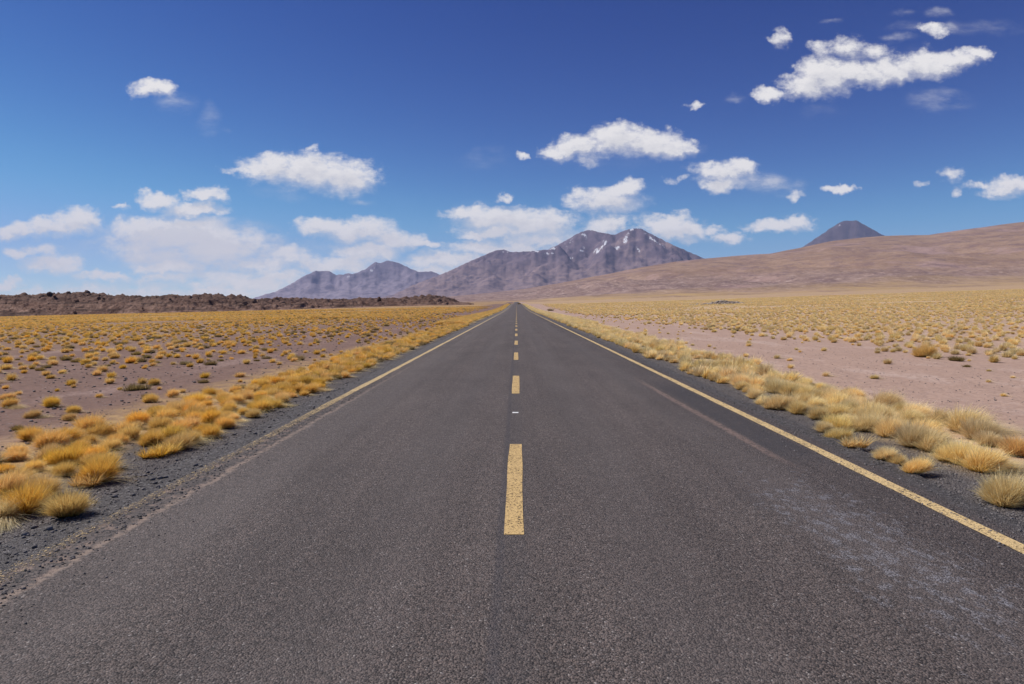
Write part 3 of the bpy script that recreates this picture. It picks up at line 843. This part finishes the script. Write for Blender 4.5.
HI = {}
MED = {}
for side, mt in (('gold', m_gold), ('amber', m_orange)):
    HI[side] = {
        'ball': [tussock('grass_tussock', 100 + k, 2600, 0.10, 0.235, mt, 0.0022, 0.85, 0.02, 0.12, 0.0, 4, 2, 0.80) for k in range(3)],
        'dome': [tussock('grass_tussock', 200 + k, 4200, 0.18, 0.35, mt, 0.0025, 0.52, 0.12, 0.16, 0.02, 5, 5, 0.66) for k in range(6)],
        'swept': [tussock('grass_tussock', 300 + k, 4200, 0.18, 0.35, mt, 0.0025, 0.46, 0.38, 0.30, 0.20, 5, 5, 0.66) for k in range(5)],
        'tiny': [tussock('grass_tussock', 400 + k, 500, 0.06, 0.13, mt, 0.0022, 0.9, 0.05, 0.2, 0.0, 4, 2) for k in range(2)]}
    MED[side] = {
        'dome': [tussock('grass_tussock', 500 + k, 520, 0.18, 0.36, mt, 0.0070, 0.54, 0.12, 0.16, 0.02, 3, 4) for k in range(4)],
        'swept': [tussock('grass_tussock', 600 + k, 520, 0.18, 0.35, mt, 0.0070, 0.48, 0.34, 0.28, 0.18, 3, 4) for k in range(3)]}


def shrub_mesh(seed, n, width):
    return tussock('dark_shrub', seed, n, 0.26, 0.30, m_shrub_l, width, 1.1, 0.05, 0.1, 0.0, 3, 9)


SHR = [shrub_mesh(700 + k, 700, 0.008) for k in range(4)]


def place(name, me, x_, y_, s_, rz, sz=1.0):
    o = bpy.data.objects.new(name, me)
    zz = float(z_ground(x_, y_))
    if -3.7 < x_ < 4.1:
        zz = float(z_road(y_))
    o.location = (x_, y_, zz - 0.004)
    o.scale = (s_, s_, s_ * sz)
    o.rotation_euler = (0, 0, rz)
    COL.objects.link(o)
    return o


# tussocks that stand out: foot pixel in the photograph -> spot on the ground
SPECIAL = [
    (67, 520, 'amber', 'ball', 1.0, 'small round tussock standing alone on dark gravel, nearest the crumbled road edge'),
    (22, 512, 'amber', 'ball', 1.15, 'rounded amber tussock behind the lone gravel tussock, in front of a pale flattened clump'),
    (38, 497, 'amber', 'dome', 0.75, 'olive gold bushy tussock with a pale spray, just behind a small round one'),
    (5, 520, 'gold', 'swept', 0.65, 'pale flattened straw clump at the edge of the dark gravel, cut off by the frame'),
    (98, 481, 'amber', 'dome', 0.88, 'big amber dome tussock with a pale tail, leaning over the dark gravel shoulder'),
    (88, 486, 'amber', 'tiny', 1.5, 'tiny yellow green tuft at the foot of the big amber dome'),
    (168, 453, 'amber', 'tiny', 1.7, 'tiny amber tuft alone on gravel beside a dark stone'),
    (155, 457, 'amber', 'tiny', 1.6, 'tiny olive yellow tuft between two amber tussocks on the gravel edge'),
    (175, 449, 'amber', 'dome', 0.7, 'upright amber tussock casting a dark shadow on gravel, front of a tight pair'),
    (190, 445, 'amber', 'dome', 0.7, 'taller amber tussock at the back of a tight pair'),
    (212, 437, 'amber', 'dome', 0.65, 'amber tussock bulging out of the belt onto the gravel'),
    (1000, 503, 'gold', 'dome', 1.0, 'largest straw tussock, wide and windblown at the frame edge beside the gravel'),
    (918, 476, 'gold', 'dome', 0.58, 'small spiky straw tussock alone on gravel beside the yellow edge line'),
    (886, 463, 'gold', 'ball', 0.72, 'low pair of straw tufts beside the yellow edge line'),
    (897, 465, 'gold', 'ball', 0.62, 'second tuft of the low straw pair near the yellow edge line'),
    (856, 450, 'gold', 'tiny', 1.7, 'tiny pale tuft alone on gravel close to the yellow edge line'),
    (838, 440, 'gold', 'dome', 0.62, 'short spreading straw tussock with two lobes on the gravel edge'),
    (822, 435, 'gold', 'dome', 0.50, 'pale upright straw tuft next to a two lobed tussock'),
    (965, 432, 'gold', 'swept', 1.30, 'long windswept tussock with dark underside lying over bare pink soil'),
    (918, 419, 'gold', 'swept', 0.95, 'brown centred windswept tussock on the edge of the bare soil'),
    (885, 404, 'amber', 'swept', 0.9, 'dark brown swept tussock between golden ones on the bare soil edge'),
    (985, 446, 'gold', 'ball', 0.9, 'two small golden tufts on bare soil below the long windswept tussock'),
    (1014, 456, 'amber', 'ball', 1.1, 'small round golden tussock on bare soil at the frame edge'),
    (952, 462, 'gold', 'dome', 0.95, 'fan shaped straw tussock in the front row beside the gravel'),
    (985, 470, 'gold', 'swept', 0.95, 'pale swept tussock between the fan shaped one and the largest one'),
    (910, 447, 'gold', 'dome', 1.0, 'tall straw tussock with streaming blades in the front row'),
    (928, 450, 'gold', 'swept', 0.95, 'streaming straw tussock leaning away from its tall neighbour'),
    (888, 436, 'gold', 'dome', 1.0, 'dense golden tussock in the front row behind two small gravel tufts'),
    (868, 431, 'gold', 'dome', 0.95, 'pale gold tussock heading a merged front row group'),
    (86, 432, 'amber', 'ball', 1.15, 'round amber tussock alone on bare purple soil with a low grey twig'),
    (30, 440, 'amber', 'ball', 0.9, 'small brown tuft alone on purple soil near the frame edge'),
    (922, 357, 'amber', 'dome', 1.6, 'brown grass hummock above a dark eroded bank on the bare pink soil'),
]
taken = []
spec_objs = []
for (px_, py_, sd, kd, s_, lab) in SPECIAL:
    hx, hy = ground_hit(px_, py_)
    me = HI[sd][kd][int(rng.integers(len(HI[sd][kd])))]
    o = place('grass_tussock', me, hx, hy, s_, rng.normal(0, 0.35))
    tag(o, lab, 'grass tussock', 'tussocks of golden bunchgrass')
    taken.append((hx, hy, 0.30 * s_))

cand = []                                          # x, y, size, zone


def poisson(xa, xb, ya, yb, gap, zone, smin, smax, keep=lambda x_, y_: 1.0, tries=30000):
    cell = {}
    g = gap
    for _ in range(tries):
        x_, y_ = xa + (xb - xa) * rng.random(), ya + (yb - ya) * rng.random()
        if rng.random() > keep(x_, y_):
            continue
        ci, cj = int(x_ // g), int(y_ // g)
        ok = True
        for a in (-1, 0, 1):
            for b in (-1, 0, 1):
                for (qx, qy) in cell.get((ci + a, cj + b), ()):
                    if (qx - x_) ** 2 + (qy - y_) ** 2 < g * g:
                        ok = False
        if ok:
            for (tx, ty, tr) in taken:
                if (tx - x_) ** 2 + (ty - y_) ** 2 < (tr + 0.14) ** 2:
                    ok = False
        if ok:
            cell.setdefault((ci, cj), []).append((x_, y_))
            cand.append((x_, y_, smin + (smax - smin) * rng.random(), zone))


def wv(y_, k):
    return 0.35 * mn.noise(Vector((y_ * 0.22, k, 0))) + 0.25 * mn.noise(Vector((y_ * 0.7, k + 9, 0)))


lband = lambda x_, y_: 1.0 if y_ > 5.7 and (y_ > 7.2 or x_ < -4.35) and -5.75 + wv(y_, 3) * 1.2 < x_ < -4.12 + wv(y_, 1) * 0.6 else 0.0
rband = lambda x_, y_: 1.0 if 4.42 + wv(y_, 5) * 0.7 < x_ < 6.25 + wv(y_, 7) * 1.6 + 0.4 * float(sstep(y_, 10, 30)) else 0.0
rband2 = lambda x_, y_: rband(x_, y_) * float(sstep(y_, 8.6, 10.0)) * (1.0 if mn.noise(Vector((x_ * 0.9, y_ * 0.45, 21))) > -0.24 else 0.0)
poisson(-7.2, -4.0, 5.2, 60, 0.27, 'L', 0.40, 0.80, lband, 36000)
poisson(4.3, 7.4, 6, 60, 0.38, 'R', 0.58, 1.08, rband2, 26000)
sparse_l = lambda x_, y_: 0.45 + 0.9 * mn.noise(Vector((x_ * 0.25, y_ * 0.2, 4))) + 0.4 * float(sstep(-x_, 9, 14))
poisson(-14, -6.2, 7.5, 110, 0.55, 'l', 0.22, 0.68, sparse_l, 3600)
poisson(7.2, 14, 9, 110, 0.9, 't', 0.25, 0.6, lambda x_, y_: 0.5, 380)
fl = lambda x_, y_: max(0.0, float(sstep(-x_, 9, 17)) * (0.74 + 1.1 * mn.noise(Vector((x_ * 0.10, y_ * 0.07, 2)))))
fr = lambda x_, y_: max(0.0, float(sstep(x_ + 2.2 * mn.noise(Vector((y_ * 0.12, 3, 3))), 12.3, 17)) * (0.66 + 1.0 * mn.noise(Vector((x_ * 0.10, y_ * 0.07, 6)))))
poisson(-115, -9, 12, 90, 0.50, 'f', 0.25, 0.78, fl, 34000)
poisson(11, 108, 12, 90, 0.52, 'F', 0.35, 1.0, fr, 30000)


def in_view(x_, y_):
    return y_ > 1 and -1.3 < x_ / y_ < 1.2


cand = [c for c in cand if in_view(c[0], c[1])]
# the ones that show largest first; plants beyond the sides of the view go into the mass
cand.sort(key=lambda c: -c[2] / c[1] if -0.77 < c[0] / c[1] < 0.76 else 1.0)
N_IND = 300 - len(SPECIAL)
ZONE = {  # label, mesh family, group
    'L': ('amber tussock in the dense belt beside the crumbled road edge', 'amber', 'amber tussocks in the belt beside the crumbled road edge'),
    'R': ('straw tussock in the dense belt beside the yellow edge line', 'gold', 'straw tussocks in the belt beside the yellow edge line'),
    'l': ('scattered amber tuft on bare purple soil behind the roadside belt', 'amber', 'scattered tufts on the purple soil'),
    't': ('tiny scattered tuft on the bare strip of pink soil', 'gold', 'tiny tufts on the pink soil strip'),
    'f': ('amber tussock of the open plain beyond the purple soil', 'amber', 'tussocks of the amber plain'),
    'F': ('straw tussock of the open plain beyond the pink soil strip', 'gold', 'tussocks of the straw coloured plain')}
for (x_, y_, s_, zn) in cand[:N_IND]:
    lab, sd, grp = ZONE[zn]
    kd = 'swept' if rng.random() < 0.42 else 'dome'
    near = y_ < 15
    pool = HI[sd] if near else MED[sd]
    if zn == 't':
        me = HI[sd]['ball'][int(rng.integers(2))]
    else:
        me = pool[kd][int(rng.integers(len(pool[kd])))]
    if zn in 'LR':
        lab = lab.replace('tussock', 'tussock with a combed over tail' if kd == 'swept' else 'domed tussock', 1)
    o = place('grass_tussock', me, x_, y_, s_, rng.normal(0, 0.4), 0.9 + 0.25 * rng.random())
    tag(o, lab, 'grass tussock', grp)
rest = cand[N_IND:]

# dark shrubs on the left soil and at the plain's edge
shr = []
for _ in range(4000):
    y_ = 11 + 70 * rng.random() ** 1.3
    x_ = -6.8 - 40 * rng.random() ** 1.4
    if in_view(x_, y_) and rng.random() < 0.25 + 0.9 * mn.noise(Vector((x_ * 0.12, y_ * 0.12, 12))):
        if all((a - x_) ** 2 + (b - y_) ** 2 > 0.9 for a, b in shr):
            shr.append((x_, y_))
    if len(shr) >= 80:
        break
for (x_, y_) in shr:
    o = place('dark_shrub', SHR[int(rng.integers(4))], x_, y_, 0.35 + 0.5 * rng.random(), rng.random() * 6.28)
    tag(o, 'low dark brown shrub among amber tufts on purple soil', 'shrub', 'dark shrubs on the purple soil')
for (px_, py_, s_, lab) in [(955, 361, 0.8, 'dark twiggy shrub on the eroded bank under the brown hummock'), (967, 367, 0.35, 'small dark shrub alone just below the eroded bank'),
                            (550, 310.8, 3.0, 'dark bush on the wash beside the far road belt'), (712, 327.5, 1.0, 'dark shrub at the tip of the straw plain facing the pink strip'),
                            (735, 331, 1.1, 'wide dark shrub along the lower edge of the straw plain'),
                            (519, 304.2, 4.5, 'dark bush at the road verge where the road meets the horizon'), (510.2, 304.4, 3.2, 'brown bush on the opposite verge at the road end'), (470, 304.8, 3.4, 'lone dark bush past the end of the rocky ridge')]:
    hx, hy = ground_hit(px_, py_)
    o = place('dark_shrub', SHR[int(rng.integers(4))], hx, min(hy, 560), s_, rng.random() * 6.28)
    tag(o, lab, 'shrub', 'dark shrubs')


# the rest of the grass out to the edge of the plain: one mass, instanced
def gn_stuff(name, label, pts, scl, rot, protos):
    me = bpy.data.meshes.new(name)
    me.vertices.add(len(pts)); me.vertices.foreach_set('co', np.asarray(pts, np.float32).ravel())
    for nm, arr in (('scl', scl), ('rot', rot)):
        a = me.attributes.new(nm, 'FLOAT', 'POINT'); a.data.foreach_set('value', np.asarray(arr, np.float32))
    a = me.attributes.new('idx', 'INT', 'POINT'); a.data.foreach_set('value', rng.integers(0, len(protos), len(pts)).astype(np.int32))
    o = obj(name, me)
    g = bpy.data.node_groups.new(name, 'GeometryNodeTree')
    g.interface.new_socket('Geometry', in_out='INPUT', socket_type='NodeSocketGeometry')
    g.interface.new_socket('Geometry', in_out='OUTPUT', socket_type='NodeSocketGeometry')
    t = NT(g)
    gi, go = t.n('NodeGroupInput'), t.n('NodeGroupOutput')
    jn = t.n('GeometryNodeJoinGeometry')
    for p in protos:
        oi = t.n('GeometryNodeObjectInfo', {'Object': p, 'As Instance': True}, transform_space='ORIGINAL')
        g.links.new(oi.outputs['Geometry'], jn.inputs[0])
    def na(nm, ty):
        return t.n('GeometryNodeInputNamedAttribute', {'Name': nm}, data_type=ty).outputs[0]
    rv = t.n('ShaderNodeCombineXYZ', {2: na('rot', 'FLOAT')}).outputs[0]
    ip = t.n('GeometryNodeInstanceOnPoints', {'Points': gi.outputs[0], 'Instance': jn.outputs[0], 'Pick Instance': True, 'Instance Index': na('idx', 'INT'), 'Rotation': rv, 'Scale': na('scl', 'FLOAT')})
    g.links.new(ip.outputs[0], go.inputs[0])
    md = o.modifiers.new('scatter', 'NODES')
    md.node_group = g
    return tag(o, label, 'grass', None, 'stuff')


LOW = {}
protos = {}
for o in COL.objects:
    if o.name.startswith('grass_tussock') and o.data in sum(MED['gold'].values(), []):
        protos.setdefault(('gold', o.data.name), o)
    if o.name.startswith('grass_tussock') and o.data in sum(MED['amber'].values(), []):
        protos.setdefault(('amber', o.data.name), o)
bush_protos = [o for o in COL.objects if o.name.startswith('dark_shrub')][:2]
far_pts = {'gold': [], 'amber': []}
for (x_, y_, s_, zn) in rest:
    far_pts[ZONE[zn][1]].append((x_, y_, s_))
# continue the belts and the plain outwards
def bulk(n, side, xf, yf, keep, s0, s1):
    k = 0
    for _ in range(n):
        y_ = yf()
        x_ = xf(y_)
        if in_view(x_, y_) and rng.random() < keep(x_, y_):
            far_pts[side].append((x_, y_, s0 + (s1 - s0) * rng.random())); k += 1
    return k


belt = lambda: 60 * (560 / 60) ** (rng.random())
bulk(4500, 'amber', lambda y_: -4.5 - 2.6 * rng.random(), belt, lambda a, b: 1.0, 0.8, 1.25)
bulk(4500, 'gold', lambda y_: 4.5 + 2.6 * rng.random(), belt, lambda a, b: 1.0, 0.8, 1.25)
pl = lambda: math.sqrt(88 ** 2 + (330 ** 2 - 88 ** 2) * rng.random())
pr = lambda: math.sqrt(88 ** 2 + (480 ** 2 - 88 ** 2) * rng.random())
keepL = lambda a, b: max(0.0, float(sstep(-a, 9, 18)) * (0.50 + 1.3 * mn.noise(Vector((a * 0.012, b * 0.035, 2)))))
keepR = lambda a, b: max(0.0, float(sstep(a - 0.02 * b, 7, 13)) * (0.74 + 1.1 * mn.noise(Vector((a * 0.012, b * 0.035, 6)))))
bulk(70000, 'amber', lambda y_: -1.3 * y_ * rng.random(), pl, keepL, 0.6, 1.15)
bulk(90000, 'gold', lambda y_: 1.2 * y_ * rng.random(), pr, keepR, 0.65, 1.25)
for side, lab in (('amber', 'amber bunchgrass covering the plain towards the dark lava ridge'), ('gold', 'straw coloured bunchgrass covering the plain below the long slope')):
    a = np.array(far_pts[side])
    zz = z_ground(a[:, 0], a[:, 1])
    gn_stuff('grass', lab, np.stack([a[:, 0], a[:, 1], zz], -1), a[:, 2], rng.normal(0, 0.5, len(a)), [o for (s2, _), o in protos.items() if s2 == side] + (bush_protos[:1] if side == 'amber' else []))
print('tussocks', len(cand), 'individual', N_IND + len(SPECIAL), 'stuff', {k: len(v) for k, v in far_pts.items()}, 'protos', len(protos))

# ------------------------------------------------------------------ haze
HZ = 2.7e-5
import bmesh
bm = bmesh.new()
bmesh.ops.create_cube(bm, size=1)
for vtx in bm.verts:
    vtx.co.x = 16000 if vtx.co.x > 0 else -16000
    vtx.co.y = 22000 if vtx.co.y > 0 else -1000
    vtx.co.z = 2060 if vtx.co.z > 0 else -170
me = bpy.data.meshes.new('haze'); bm.to_mesh(me); bm.free()
mh = bpy.data.materials.new('thin_air')
mh.use_nodes = True
mh.node_tree.nodes.clear()
ht = NT(mh.node_tree)
ho = ht.n('ShaderNodeOutputMaterial')
pv = ht.n('ShaderNodeVolumePrincipled', {'Color': (0.55, 0.64, 1.0, 1), 'Density': HZ, 'Anisotropy': 0.0})
mh.node_tree.links.new(pv.outputs[0], ho.inputs['Volume'])
me.materials.append(mh)
tag(obj('haze', me), 'thin blue air between the road and the far mountains', 'haze', None, 'stuff')
